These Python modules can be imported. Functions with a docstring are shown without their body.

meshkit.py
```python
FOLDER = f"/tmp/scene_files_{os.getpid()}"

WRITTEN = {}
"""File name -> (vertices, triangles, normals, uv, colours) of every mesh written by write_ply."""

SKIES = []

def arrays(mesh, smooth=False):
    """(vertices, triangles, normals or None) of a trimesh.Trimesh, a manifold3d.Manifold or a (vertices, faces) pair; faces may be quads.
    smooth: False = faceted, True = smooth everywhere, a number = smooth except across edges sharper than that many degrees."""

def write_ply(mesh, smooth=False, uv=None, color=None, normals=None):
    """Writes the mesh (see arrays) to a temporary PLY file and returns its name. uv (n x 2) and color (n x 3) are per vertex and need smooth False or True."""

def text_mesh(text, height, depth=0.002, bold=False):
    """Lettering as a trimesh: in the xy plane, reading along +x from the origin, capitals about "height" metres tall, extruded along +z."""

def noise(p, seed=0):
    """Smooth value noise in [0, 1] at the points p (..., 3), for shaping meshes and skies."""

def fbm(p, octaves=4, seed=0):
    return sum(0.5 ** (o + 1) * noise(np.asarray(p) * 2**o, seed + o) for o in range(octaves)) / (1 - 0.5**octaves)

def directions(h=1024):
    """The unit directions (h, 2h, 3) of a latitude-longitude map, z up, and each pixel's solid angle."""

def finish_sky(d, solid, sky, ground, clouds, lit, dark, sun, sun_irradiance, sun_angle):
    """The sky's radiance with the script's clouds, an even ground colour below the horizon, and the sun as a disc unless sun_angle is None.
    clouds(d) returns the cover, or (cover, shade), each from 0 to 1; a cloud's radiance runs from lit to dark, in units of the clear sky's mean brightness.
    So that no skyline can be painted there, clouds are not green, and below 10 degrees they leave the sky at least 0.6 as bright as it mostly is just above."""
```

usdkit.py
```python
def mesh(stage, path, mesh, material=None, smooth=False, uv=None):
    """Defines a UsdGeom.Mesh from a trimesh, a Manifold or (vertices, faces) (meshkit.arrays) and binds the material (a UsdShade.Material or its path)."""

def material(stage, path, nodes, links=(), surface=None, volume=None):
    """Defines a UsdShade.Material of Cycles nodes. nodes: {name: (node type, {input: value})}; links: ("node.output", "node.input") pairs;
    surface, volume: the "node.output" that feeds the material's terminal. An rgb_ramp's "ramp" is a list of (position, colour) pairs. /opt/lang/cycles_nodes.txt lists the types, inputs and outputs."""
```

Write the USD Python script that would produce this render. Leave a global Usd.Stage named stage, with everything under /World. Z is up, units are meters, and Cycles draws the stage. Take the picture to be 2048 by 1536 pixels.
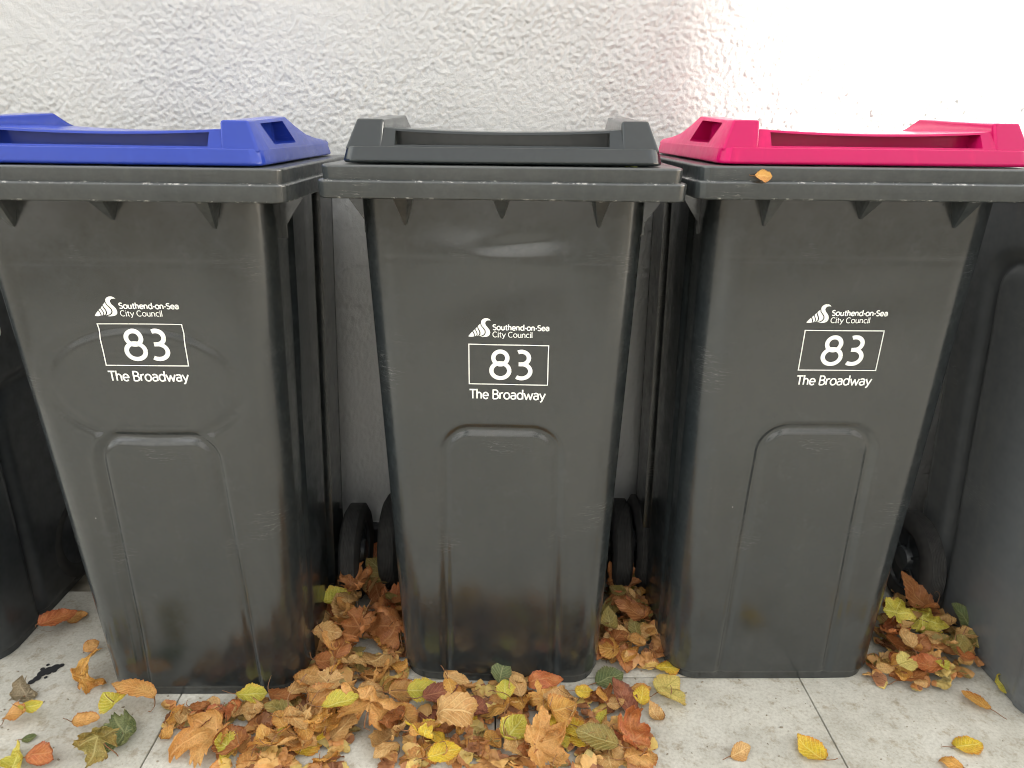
import math, random
import numpy as np, trimesh, usdkit, meshkit
import manifold3d as m3
from manifold3d import Manifold
from pxr import Usd, UsdGeom, UsdLux, UsdShade, Gf, Sdf, Vt
from shapely.geometry import Polygon, LineString, Point, box as sbox
from shapely import affinity, unary_union

rng = np.random.default_rng(83)
random.seed(83)
stage = Usd.Stage.CreateInMemory()
UsdGeom.SetStageUpAxis(stage, UsdGeom.Tokens.z)
UsdGeom.SetStageMetersPerUnit(stage, 1.0)
UsdGeom.Xform.Define(stage, '/World')
UsdGeom.Scope.Define(stage, '/World/Looks')

# ------------------------------------------------------------------ camera, sky, sun, exposure
CAM_H, PITCH, YAW, ROLL, FPX = 1.06, 20.0, 1.0, 0.25, 1420.0
EXPOSURE = 3.25
SUN_AZ, SUN_EL = math.radians(66), math.radians(8)      # azimuth measured from -y (out of the wall) towards +x
SUN_DIR = np.array([math.sin(SUN_AZ) * math.cos(SUN_EL), -math.cos(SUN_AZ) * math.cos(SUN_EL), math.sin(SUN_EL)])
SUN_I, SKY_S, CLOUD_K = 0.8, 0.15, 1.5

def cam_axes():
    p, y, r = map(math.radians, (PITCH, YAW, ROLL))
    fwd = np.array([math.sin(y) * math.cos(p), math.cos(y) * math.cos(p), -math.sin(p)])
    right = np.array([math.cos(y), -math.sin(y), 0.0])
    up = np.cross(right, fwd)
    right, up = right * math.cos(r) + up * math.sin(r), up * math.cos(r) - right * math.sin(r)
    return right, up, fwd
RIGHT, UP, FWD = cam_axes()
cam = UsdGeom.Camera.Define(stage, '/World/camera')
cam.CreateHorizontalApertureAttr(36.0); cam.CreateVerticalApertureAttr(27.0)
cam.CreateFocalLengthAttr(36.0 * FPX / 2048.0)
cam.CreateClippingRangeAttr(Gf.Vec2f(0.01, 500))
cam.CreateExposureAttr(EXPOSURE)
M = Gf.Matrix4d(*RIGHT, 0, *UP, 0, *(-FWD), 0, 0, 0, CAM_H, 1)
cam.AddTransformOp().Set(M)

def ground(px, py, z=0.0):
    d = FWD * FPX + RIGHT * (px - 1024) - UP * (py - 768)
    t = (z - CAM_H) / d[2]
    return np.array([d[0] * t, d[1] * t])

sky = UsdLux.DomeLight.Define(stage, '/World/sky')
sky.GetPrim().SetCustomDataByKey('kind', 'structure')
skym = usdkit.material(stage, '/World/Looks/sky', {
    'sky': ('sky_texture', {'sky_type': 'single_scattering', 'sun_disc': False, 'sun_elevation': SUN_EL,
                            'sun_rotation': math.atan2(SUN_DIR[0], SUN_DIR[1])}),
    'tc': ('texture_coordinate', {}),
    'n': ('noise_texture', {'scale': 2.2, 'detail': 5, 'roughness': 0.55}),
    'cov': ('rgb_ramp', {'ramp': [(0.30, (0.72, 0.72, 0.72)), (0.6, (0.97, 0.97, 0.97))]}),
    'bw': ('rgb_to_bw', {}),
    'pw': ('math', {'math_type': 'power', 'value2': 0.3}), 'pk': ('math', {'math_type': 'multiply', 'value2': CLOUD_K}),
    'tint': ('mix_color', {'blend_type': 'multiply', 'fac': 1.0, 'b': (1.14, 1.12, 1.08)}),
    'mx': ('mix_color', {}),
    'bg': ('background_shader', {'strength': SKY_S})},
    [('tc.generated', 'n.vector'), ('n.fac', 'cov.fac'), ('sky.color', 'bw.color'), ('bw.val', 'pw.value1'), ('pw.value', 'pk.value1'), ('pk.value', 'tint.a'),
     ('cov.color', 'mx.fac'), ('sky.color', 'mx.a'), ('tint.result', 'mx.b'), ('mx.result', 'bg.color')],
    surface='bg.background')
UsdShade.MaterialBindingAPI.Apply(sky.GetPrim()).Bind(skym)
sun = UsdLux.DistantLight.Define(stage, '/World/sun')
sun.CreateIntensityAttr(SUN_I); sun.CreateAngleAttr(0.5); sun.CreateNormalizeAttr(True)
sun.CreateColorAttr(Gf.Vec3f(1.0, 0.95, 0.86))
zz = SUN_DIR; xx = np.cross([0, 0, 1], zz); xx /= np.linalg.norm(xx); yy = np.cross(zz, xx)
sun.AddTransformOp().Set(Gf.Matrix4d(*xx, 0, *yy, 0, *zz, 0, 0, 0, 20, 1))

# ------------------------------------------------------------------ helpers
used = {}
def numbered(parent, name):
    k = (parent, name); used[k] = used.get(k, -1) + 1
    return f'{parent}/{name}' + (f'_{used[k]:03d}' if used[k] else '')
def setd(p, **kw):
    for k, v in kw.items():
        if v: p.SetCustomDataByKey(k, v)
    return p
def path_of(parent): return '/World' if parent is None else str(parent.GetPath())
def obj(name, mesh, mat, parent=None, smooth=30, uv=None, **kw):
    o = usdkit.mesh(stage, numbered(path_of(parent), name), mesh, mat, smooth=smooth, uv=uv)
    return setd(o.GetPrim(), **kw)
def thing(name, loc=(0, 0, 0), rot=(0, 0, 0), **kw):
    x = UsdGeom.Xform.Define(stage, numbered('/World', name))
    x.AddTranslateOp().Set(Gf.Vec3d(*map(float, loc))); x.AddRotateXYZOp().Set(Gf.Vec3f(*map(float, rot)))
    return setd(x.GetPrim(), **kw)
def sph(r, n=12): return Manifold.sphere(r, n)
def rhull(pts, r, n=12):
    s = sph(r, n)
    return Manifold.batch_hull([s.translate(tuple(map(float, p))) for p in pts])
def bxm(x0, x1, y0, y1, z0, z1): return Manifold.cube((x1 - x0, y1 - y0, z1 - z0)).translate((x0, y0, z0))
def ptshull(pts): return Manifold.hull_points([tuple(map(float, p)) for p in pts])
def smoothstep(a, b, x):
    t = np.clip((x - a) / (b - a), 0, 1); return t * t * (3 - 2 * t)
def mat(name, nodes, links, surface='p.BSDF'):
    return usdkit.material(stage, '/World/Looks/' + name, nodes, links, surface=surface)

# ------------------------------------------------------------------ materials
def plastic(name, col, rough=0.33, dirt=(0.06, 0.055, 0.045), dirtamt=0.35, scuff=0.6, spec=0.5, edges=False):
    nodes = {
        'tc': ('texture_coordinate', {}),
        'n1': ('noise_texture', {'scale': 5, 'detail': 6, 'roughness': 0.6}),
        'r1': ('rgb_ramp', {'ramp': [(0.35, (0, 0, 0)), (0.75, (dirtamt,) * 3)]}),
        'mx': ('mix_color', {'a': col, 'b': dirt}),
        'map': ('mapping', {'scale': (7, 7, 7)}),
        'n2': ('noise_texture', {'scale': 3.5, 'detail': 5, 'roughness': 0.7}),
        'r2': ('rgb_ramp', {'ramp': [(0.3, (rough - 0.04,) * 3), (0.7, (rough + 0.06,) * 3)]}),
        'v': ('voronoi_texture', {'scale': 46, 'randomness': 1}),
        'sp': ('rgb_ramp', {'ramp': [(0.025, (scuff,) * 3), (0.045, (0, 0, 0))]}),
        'vsel': ('rgb_ramp', {'ramp': [(0.90, (0, 0, 0)), (0.92, (1, 1, 1))]}),
        'spm': ('math', {'math_type': 'multiply'}),
        'mx2': ('mix_color', {'b': (0.5, 0.49, 0.46)}),
        'ms': ('mapping', {'scale': (14, 14, 260), 'rotation': (0, 0.25, 0)}),
        'ns': ('noise_texture', {'scale': 1.0, 'detail': 3, 'distortion': 0.4}),
        'rs': ('rgb_ramp', {'ramp': [(0.492, (0, 0, 0)), (0.5, (0.55 * scuff,) * 3), (0.508, (0, 0, 0))]}),
        'nk': ('noise_texture', {'scale': 6.5, 'detail': 2}),
        'rk': ('rgb_ramp', {'ramp': [(0.60, (0, 0, 0)), (0.72, (1, 1, 1))]}),
        'sk': ('math', {'math_type': 'multiply'}), 'smax': ('math', {'math_type': 'maximum'}),
        'md': ('mapping', {'scale': (34, 34, 1.6)}),
        'nd': ('noise_texture', {'scale': 1.0, 'detail': 4, 'roughness': 0.6}),
        'rd': ('rgb_ramp', {'ramp': [(0.55, (1, 1, 1)), (0.75, (1.22, 1.18, 1.10))]}),
        'mdr': ('mix_color', {'blend_type': 'multiply', 'fac': 1.0, 'use_clamp': False}),
        'xyz': ('separate_xyz', {}),
        'e1': ('math', {'math_type': 'compare', 'value2': 0.9577, 'value3': 0.0022 if edges else 0.0}),
        'e2': ('math', {'math_type': 'compare', 'value2': 0.9830, 'value3': 0.0016 if edges else 0.0}),
        'em': ('math', {'math_type': 'maximum'}),
        'ne': ('noise_texture', {'scale': 75, 'detail': 6, 'roughness': 0.75}),
        're': ('rgb_ramp', {'ramp': [(0.55, (0, 0, 0)), (0.66, (0.7, 0.7, 0.7))]}),
        'ee': ('math', {'math_type': 'multiply'}), 'emax': ('math', {'math_type': 'maximum'}),
        'n3': ('noise_texture', {'scale': 900, 'detail': 2}),
        'b': ('bump', {'strength': 0.10, 'distance': 0.0006}),
        'n4': ('noise_texture', {'scale': 9, 'detail': 3}),
        'b2': ('bump', {'strength': 0.18, 'distance': 0.004}),
        'p': ('principled_bsdf', {'specular_ior_level': spec})}
    links = [('tc.object', 'n1.vector'), ('n1.fac', 'r1.fac'), ('r1.color', 'mx.fac'), ('tc.object', 'map.vector'),
             ('map.vector', 'n2.vector'), ('n2.fac', 'r2.fac'), ('r2.color', 'p.roughness'), ('tc.object', 'v.vector'),
             ('v.distance', 'sp.fac'), ('v.color', 'vsel.fac'), ('sp.color', 'spm.value1'), ('vsel.color', 'spm.value2'),
             ('tc.object', 'ms.vector'), ('ms.vector', 'ns.vector'), ('ns.fac', 'rs.fac'), ('tc.object', 'nk.vector'), ('nk.fac', 'rk.fac'),
             ('rs.color', 'sk.value1'), ('rk.color', 'sk.value2'), ('sk.value', 'smax.value1'), ('spm.value', 'smax.value2'),
             ('tc.object', 'md.vector'), ('md.vector', 'nd.vector'), ('nd.fac', 'rd.fac'), ('mx.result', 'mdr.a'), ('rd.color', 'mdr.b'),
             ('tc.object', 'xyz.vector'), ('xyz.z', 'e1.value1'), ('xyz.z', 'e2.value1'), ('e1.value', 'em.value1'), ('e2.value', 'em.value2'),
             ('tc.object', 'ne.vector'), ('ne.fac', 're.fac'), ('em.value', 'ee.value1'), ('re.color', 'ee.value2'), ('ee.value', 'emax.value1'), ('smax.value', 'emax.value2'),
             ('mdr.result', 'mx2.a'), ('emax.value', 'mx2.fac'), ('mx2.result', 'p.base_color'),
             ('tc.object', 'n3.vector'), ('tc.object', 'n4.vector'), ('n4.fac', 'b2.height'), ('b2.normal', 'b.normal'),
             ('n3.fac', 'b.height'), ('b.normal', 'p.normal')]
    return mat(name, nodes, links)
M_bin = plastic('bin_plastic', (0.0125, 0.0155, 0.0165), 0.17, (0.030, 0.0285, 0.025), 0.30, spec=1.0)
M_rim = plastic('rim_plastic', (0.017, 0.021, 0.022), 0.25, (0.048, 0.050, 0.048), 0.6, 0.8, spec=0.8, edges=True)
M_dlid = plastic('dark_lid_plastic', (0.008, 0.0115, 0.0125), 0.13, (0.022, 0.024, 0.024), 0.3, spec=.5)
M_blue = plastic('blue_lid_plastic', (0.014, 0.036, 0.27), 0.15, (0.03, 0.055, 0.29), 0.4, 0.3, spec=.3)
M_pink = plastic('pink_lid_plastic', (0.40, 0.004, 0.080), 0.17, (0.43, 0.010, 0.085), 0.4, 0.3, spec=.2)
M_bin2 = plastic('black_plastic', (0.028, 0.032, 0.035), 0.30, (0.03, 0.03, 0.03), 0.4)
M_bin5 = plastic('grey_plastic', (0.066, 0.070, 0.072), 0.28, (0.075, 0.08, 0.08), 0.4)
M_rub = mat('rubber', {'n': ('noise_texture', {'scale': 60, 'detail': 4}), 'r': ('rgb_ramp', {'ramp': [(0.3, (0.012, 0.012, 0.012)), (0.7, (0.03, 0.029, 0.027))]}),
    'tc': ('texture_coordinate', {}), 'p': ('principled_bsdf', {'roughness': 0.75})}, [('tc.object', 'n.vector'), ('n.fac', 'r.fac'), ('r.color', 'p.base_color')])
M_print = mat('white_print', {'tc': ('texture_coordinate', {}), 'n': ('noise_texture', {'scale': 260, 'detail': 3}),
    'r': ('rgb_ramp', {'ramp': [(0.25, (0.55, 0.55, 0.52)), (0.42, (0.86, 0.85, 0.81))]}), 'p': ('principled_bsdf', {'roughness': 0.5})},
    [('tc.object', 'n.vector'), ('n.fac', 'r.fac'), ('r.color', 'p.base_color')])
M_stick = mat('grey_sticker', {'p': ('principled_bsdf', {'base_color': (0.72, 0.73, 0.73), 'roughness': 0.4})}, [])
M_wall = mat('white_render', {
    'g': ('texture_coordinate', {}),
    'n1': ('noise_texture', {'scale': 1.6, 'detail': 5, 'roughness': 0.6}),
    'r1': ('rgb_ramp', {'ramp': [(0.3, (0.455, 0.455, 0.445)), (0.7, (0.525, 0.525, 0.515))]}),
    'n2': ('noise_texture', {'scale': 260, 'detail': 3, 'roughness': 0.6}),
    'n3': ('noise_texture', {'scale': 600, 'detail': 2}),
    'b1': ('bump', {'strength': 0.45, 'distance': 0.003}), 'b2': ('bump', {'strength': 0.25, 'distance': 0.0015}),
    'p': ('principled_bsdf', {'roughness': 0.42, 'specular_ior_level': 0.5})},
    [('g.object', 'n1.vector'), ('g.object', 'n2.vector'), ('g.object', 'n3.vector'), ('n1.fac', 'r1.fac'), ('r1.color', 'p.base_color'),
     ('n2.fac', 'b1.height'), ('n3.fac', 'b2.height'), ('b1.normal', 'b2.normal'), ('b2.normal', 'p.normal')])
M_plinth = mat('black_plinth_paint', {'g': ('texture_coordinate', {}), 'n': ('noise_texture', {'scale': 70, 'detail': 4}),
    'b': ('bump', {'strength': 0.7, 'distance': 0.004}), 'p': ('principled_bsdf', {'base_color': (0.018, 0.018, 0.02), 'roughness': 0.5})},
    [('g.object', 'n.vector'), ('n.fac', 'b.height'), ('b.normal', 'p.normal')])
def slab_mat(i, k):
    return mat(f'slab_stone_{i}', {
        'g': ('geometry', {}),
        'n1': ('noise_texture', {'scale': 7, 'detail': 6, 'roughness': 0.65}),
        'r1': ('rgb_ramp', {'ramp': [(0.28, (0.36 * k, 0.34 * k, 0.285 * k)), (0.55, (0.52 * k, 0.50 * k, 0.44 * k)), (0.8, (0.57 * k, 0.55 * k, 0.49 * k))]}),
        'n2': ('noise_texture', {'scale': 170, 'detail': 4, 'roughness': 0.7}),
        'r2': ('rgb_ramp', {'ramp': [(0.28, (0.76, 0.74, 0.71)), (0.5, (0.96, 0.96, 0.95)), (0.7, (1.08, 1.08, 1.07))]}),
        'n3': ('noise_texture', {'scale': 33, 'detail': 5, 'roughness': 0.7}),
        'r3': ('rgb_ramp', {'ramp': [(0.30, (0.60, 0.53, 0.43)), (0.47, (1, 1, 1))]}),
        'm': ('mix_color', {'blend_type': 'multiply', 'fac': 1.0}),
        'm2': ('mix_color', {'blend_type': 'multiply', 'fac': 0.8}),
        'b': ('bump', {'strength': 0.35, 'distance': 0.0012}),
        'p': ('principled_bsdf', {'roughness': 0.68, 'specular_ior_level': 0.3})},
        [('g.position', 'n1.vector'), ('g.position', 'n2.vector'), ('g.position', 'n3.vector'), ('n1.fac', 'r1.fac'), ('n2.fac', 'r2.fac'),
         ('n3.fac', 'r3.fac'), ('r1.color', 'm.a'), ('r2.color', 'm.b'), ('m.result', 'm2.a'), ('r3.color', 'm2.b'),
         ('m2.result', 'p.base_color'), ('n2.fac', 'b.height'), ('b.normal', 'p.normal')])
M_slab = [slab_mat(0, 1.0), slab_mat(1, 0.94), slab_mat(2, 1.05)]
M_bed = mat('joint_mortar', {'g': ('geometry', {}), 'n': ('noise_texture', {'scale': 30, 'detail': 5}),
    'r': ('rgb_ramp', {'ramp': [(0.3, (0.16, 0.135, 0.095)), (0.7, (0.34, 0.30, 0.23))]}), 'p': ('principled_bsdf', {'roughness': 0.9})},
    [('g.position', 'n.vector'), ('n.fac', 'r.fac'), ('r.color', 'p.base_color')])
M_tar = mat('tar', {'p': ('principled_bsdf', {'base_color': (0.012, 0.012, 0.013), 'roughness': 0.6})}, [])
M_peb = mat('pebble_stone', {'o': ('geometry', {}), 'n': ('noise_texture', {'scale': 40, 'detail': 2}), 'r': ('rgb_ramp', {'ramp': [(0.3, (0.2, 0.18, 0.15)), (0.6, (0.7, 0.68, 0.63))]}),
    'p': ('principled_bsdf', {'roughness': 0.7})}, [('o.position', 'n.vector'), ('n.fac', 'r.fac'), ('r.color', 'p.base_color')])

def leaf_mat(name, c, c2, edge, vein, green=None):
    """c main, c2 blotches, edge rim colour, vein colour"""
    nodes = {
        'uv': ('uvmap', {'attribute': 'st'}), 's': ('separate_xyz', {}), 'tc': ('texture_coordinate', {}),
        'n1': ('noise_texture', {'scale': 28, 'detail': 5, 'roughness': 0.65}),
        'r1': ('rgb_ramp', {'ramp': [(0.38, (0, 0, 0)), (0.62, (1, 1, 1))]}),
        'm1': ('mix_color', {'a': c, 'b': c2}),
        'n2': ('noise_texture', {'scale': 330, 'detail': 3}),
        'r2': ('rgb_ramp', {'ramp': [(0.3, (0.70, 0.66, 0.62)), (0.6, (1.05, 1.05, 1.05))]}),
        'm2': ('mix_color', {'blend_type': 'multiply', 'fac': 0.85}),
        'av': ('math', {'math_type': 'absolute'}),
        # edge
        'ns': ('math', {'math_type': 'multiply_add', 'value2': 0.9, 'value3': -0.45}),
        'ev': ('math', {'math_type': 'add'}),
        're': ('rgb_ramp', {'ramp': [(0.72, (0, 0, 0)), (1.0, (0.9, 0.9, 0.9))]}),
        'm3': ('mix_color', {'b': edge}),
        # veins: midrib and side veins
        'rm': ('rgb_ramp', {'ramp': [(0.03, (0.9, 0.9, 0.9)), (0.075, (0, 0, 0))]}),
        'a1': ('math', {'math_type': 'multiply', 'value2': 8.0}), 'a2': ('math', {'math_type': 'multiply', 'value2': 2.1}),
        'a3': ('math', {'math_type': 'subtract'}), 'a4': ('math', {'math_type': 'pingpong', 'value2': 0.5}),
        'rs': ('rgb_ramp', {'ramp': [(0.03, (0.6, 0.6, 0.6)), (0.13, (0, 0, 0))]}),
        'vm': ('math', {'math_type': 'maximum'}), 'm4': ('mix_color', {'b': vein}),
        'bh': ('math', {'math_type': 'multiply_add', 'value2': 0.9}),
        'b': ('bump', {'strength': 0.6, 'distance': 0.0012}),
        'p': ('principled_bsdf', {'roughness': 0.5, 'specular_ior_level': 0.35}),
        't': ('translucent_bsdf', {}), 'mc': ('mix_closure', {'fac': 0.2})}
    links = [('uv.UV', 's.vector'), ('tc.object', 'n1.vector'), ('n1.fac', 'r1.fac'), ('r1.color', 'm1.fac'), ('tc.object', 'n2.vector'), ('n2.fac', 'r2.fac'),
             ('m1.result', 'm2.a'), ('r2.color', 'm2.b'), ('s.y', 'av.value1'), ('n1.fac', 'ns.value1'), ('av.value', 'ev.value1'), ('ns.value', 'ev.value2'),
             ('ev.value', 're.fac'), ('re.color', 'm3.fac'), ('m2.result', 'm3.a'), ('av.value', 'rm.fac'), ('s.x', 'a1.value1'), ('av.value', 'a2.value1'),
             ('a1.value', 'a3.value1'), ('a2.value', 'a3.value2'), ('a3.value', 'a4.value1'), ('a4.value', 'rs.fac'), ('rm.color', 'vm.value1'), ('rs.color', 'vm.value2'),
             ('vm.value', 'm4.fac'), ('m3.result', 'm4.a'), ('m4.result', 'p.base_color'), ('m4.result', 't.color'), ('vm.value', 'bh.value1'), ('n2.fac', 'bh.value3'),
             ('bh.value', 'b.height'), ('b.normal', 'p.normal'), ('p.BSDF', 'mc.closure1'), ('t.BSDF', 'mc.closure2')]
    return mat('leaf_' + name, nodes, links, surface='mc.closure')
LM = {
    'orange': leaf_mat('orange', (0.54, 0.25, 0.068), (0.60, 0.35, 0.115), (0.348, 0.116, 0.029), (0.650, 0.360, 0.128)),
    'amber': leaf_mat('amber', (0.626, 0.336, 0.075), (0.487, 0.209, 0.046), (0.418, 0.151, 0.035), (0.696, 0.429, 0.139)),
    'tan': leaf_mat('tan', (0.580, 0.360, 0.139), (0.487, 0.255, 0.087), (0.418, 0.220, 0.070), (0.673, 0.464, 0.209)),
    'brown': leaf_mat('brown', (0.325, 0.116, 0.037), (0.429, 0.180, 0.058), (0.232, 0.075, 0.023), (0.464, 0.220, 0.087)),
    'rust': leaf_mat('rust', (0.418, 0.116, 0.041), (0.522, 0.197, 0.058), (0.255, 0.058, 0.023), (0.534, 0.232, 0.093)),
    'maroon': leaf_mat('maroon', (0.197, 0.064, 0.038), (0.325, 0.116, 0.058), (0.139, 0.046, 0.029), (0.371, 0.162, 0.081)),
    'yellow': leaf_mat('yellow', (0.673, 0.499, 0.041), (0.626, 0.371, 0.046), (0.557, 0.232, 0.035), (0.719, 0.603, 0.139)),
    'lime': leaf_mat('lime', (0.487, 0.452, 0.058), (0.603, 0.476, 0.070), (0.580, 0.348, 0.046), (0.673, 0.638, 0.186)),
    'pale': leaf_mat('pale_yellow', (0.650, 0.545, 0.174), (0.603, 0.464, 0.139), (0.534, 0.371, 0.104), (0.487, 0.394, 0.093)) if False else leaf_mat('pale', (0.650, 0.545, 0.174), (0.603, 0.464, 0.139), (0.534, 0.371, 0.104), (0.418, 0.348, 0.081)),
    'olive': leaf_mat('olive', (0.232, 0.191, 0.052), (0.336, 0.232, 0.064), (0.209, 0.128, 0.035), (0.394, 0.336, 0.128)),
    'green': leaf_mat('green', (0.099, 0.133, 0.049), (0.151, 0.174, 0.064), (0.116, 0.116, 0.046), (0.278, 0.290, 0.128)),
    'grey': leaf_mat('greybrown', (0.290, 0.232, 0.145), (0.197, 0.162, 0.099), (0.174, 0.139, 0.081), (0.383, 0.313, 0.209)),
}
M_litter = mat('leaf_litter', {'g': ('geometry', {}), 'n': ('voronoi_texture', {'scale': 38}), 's': ('separate_xyz', {}), 'r': ('rgb_ramp', {'ramp': [(0.1, (.24, .10, .04)), (0.3, (.46, .20, .06)), (0.5, (.55, .33, .11)), (.65, (.34, .13, .045)), (.8, (.6, .42, .12)), (.95, (.3, .23, .08))]}),
    'p': ('principled_bsdf', {'roughness': .6})}, [('g.position', 'n.vector'), ('n.color', 's.vector'), ('s.x', 'r.fac'), ('r.color', 'p.base_color')])
M_stem = mat('leaf_stem', {'p': ('principled_bsdf', {'base_color': (0.20, 0.09, 0.035), 'roughness': 0.6})}, [])

# ------------------------------------------------------------------ ground and paving
WALL_Y = 1.62
gs = trimesh.creation.box((160, 160, 0.2)); gs.apply_translation((0, 0, -0.135))
obj('ground', gs, M_bed, smooth=False, kind='structure')
pav = thing('pavement', kind='structure')
def slab(x0, x1, y0, y1, m):
    c = 0.0012
    pts = []
    for z, i in ((-0.034, 0), (-c, 0), (0, c)):
        pts += [(x0 + i, y0 + i, z), (x1 - i, y0 + i, z), (x1 - i, y1 - i, z), (x0 + i, y1 - i, z)]
    dz = rng.uniform(-0.0012, 0.0004)
    pts = np.array(pts) + (0, 0, dz)
    obj('paving_slab', ptshull(pts), m, pav, smooth=False)
SX, SY, J = 0.6225, 0.60, 0.0028
for i in range(-5, 5):
    for j in range(-4, 2):
        x0 = 0.612 + i * SX; y0 = 1.157 + (j - 1) * SY + (0 if i in (-2, -1) else 0.3)
        if y0 < WALL_Y - .2: slab(x0 + J / 2, x0 + SX - J / 2, y0 + J / 2, min(y0 + SY - J / 2, WALL_Y - 0.05), M_slab[int(rng.integers(3))])
# black blotch on the paving
ths = np.linspace(0, 2 * math.pi, 60, endpoint=False)
bl = unary_union([Point(*p).buffer(r) for p, r in [((0, 0), .009), ((.007, .010), .008), ((.017, .016), .009), ((.026, .022), .005), ((-.002, -.014), .007), ((-.007, -.024), .006), ((.012, .001), .005), ((.021, .006), .004), ((-.007, .012), .004), ((-.003, .024), .003), ((-.013, -.034), .004), ((.014, -.012), .003)]])
bl = bl.buffer(.0015).buffer(-.0012)
b = trimesh.util.concatenate([trimesh.creation.extrude_polygon(g_, 0.0008) for g_ in getattr(bl, 'geoms', [bl])]); gx, gy = ground(85, 1347); b.apply_translation((gx, gy, 0.0006))
obj('tar_blotch', b, M_tar, pav, smooth=False)
# crumbs of dirt lying on the paving
crumbs = []
for k in range(170):
    p = ground(rng.uniform(0, 2048), rng.uniform(1340, 1536))
    s = rng.uniform(0.0007, 0.0022); c = trimesh.creation.icosphere(0, 1.0)
    c.apply_scale((s * rng.uniform(.7, 2.2), s, s * .6)); c.apply_transform(trimesh.transformations.rotation_matrix(rng.uniform(0, 6.3), (0, 0, 1)))
    c.apply_translation((p[0], p[1], s * .4)); crumbs.append(c)
obj('dirt_crumbs', trimesh.util.concatenate(crumbs), M_bed, smooth=False, kind='stuff', label='dark crumbs of dirt strewn over the pale paving', category='dirt')

# ------------------------------------------------------------------ wall
wall = thing('rendered_wall', (0, WALL_Y, 0), label='white roughcast rendered wall rising behind the row of bins', category='wall')
xs = np.unique(np.round(np.concatenate([np.linspace(-7, -1.35, 12), np.arange(-1.35, 1.35, 0.0027), np.linspace(1.35, 14, 20)]), 5))
zs = np.unique(np.round(np.concatenate([np.arange(0.08, 0.95, 0.006), np.arange(0.95, 1.48, 0.0027), np.linspace(1.5, 5.2, 12)]), 5))
X, Z = np.meshgrid(xs, zs)
P3 = np.stack([X, Z, 0 * X], -1)
ca, sa = math.cos(math.radians(-36)), math.sin(math.radians(-36))
Q3 = np.stack([X * ca + Z * sa, -X * sa + Z * ca, 0 * X], -1)
wob = (meshkit.fbm(P3 * 26, 2, 3) - .5)[..., None] * 0.9
lump = meshkit.noise(Q3 * np.array([170, 220, 1]) + wob, 5) * .55 + meshkit.noise(Q3 * np.array([215, 270, 1]) + wob + 9.3, 6) * .30 + meshkit.noise(P3 * 250 + 2.2, 8) * .15
trow = meshkit.fbm(P3 * np.array([9, 5, 1]) + 3.1, 3, 9)
mask = smoothstep(0.34, 0.58, meshkit.fbm(P3 * 2.3, 3, 21)) * 0.5 + 0.5
smooth_corner = smoothstep(-0.72, -1.05, X + 0.35 * (Z - 1.3)) * smoothstep(1.05, 1.3, Z)
ridge = np.exp(-((meshkit.fbm(P3 * 4.5 + 7.7, 3, 33) - 0.5) / 0.016) ** 2)
Y = -((lump - .5) * 0.0066 * mask * (1 - 0.75 * smooth_corner) + smooth_corner * 0.004 * (meshkit.fbm(Q3 * np.array([7, 95, 1]), 2, 14) - .5) + (trow - .5) * 0.006 + ridge * 0.0030 * (0.12 + smooth_corner))
V = np.stack([X, Y, Z], -1).reshape(-1, 3); nx, nz = len(xs), len(zs)
I = np.arange(nx * nz).reshape(nz, nx)
F = np.stack([I[:-1, :-1], I[:-1, 1:], I[1:, 1:], I[1:, :-1]], -1).reshape(-1, 4)
obj('render_coat', (V, F), M_wall, wall, smooth=True)
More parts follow.
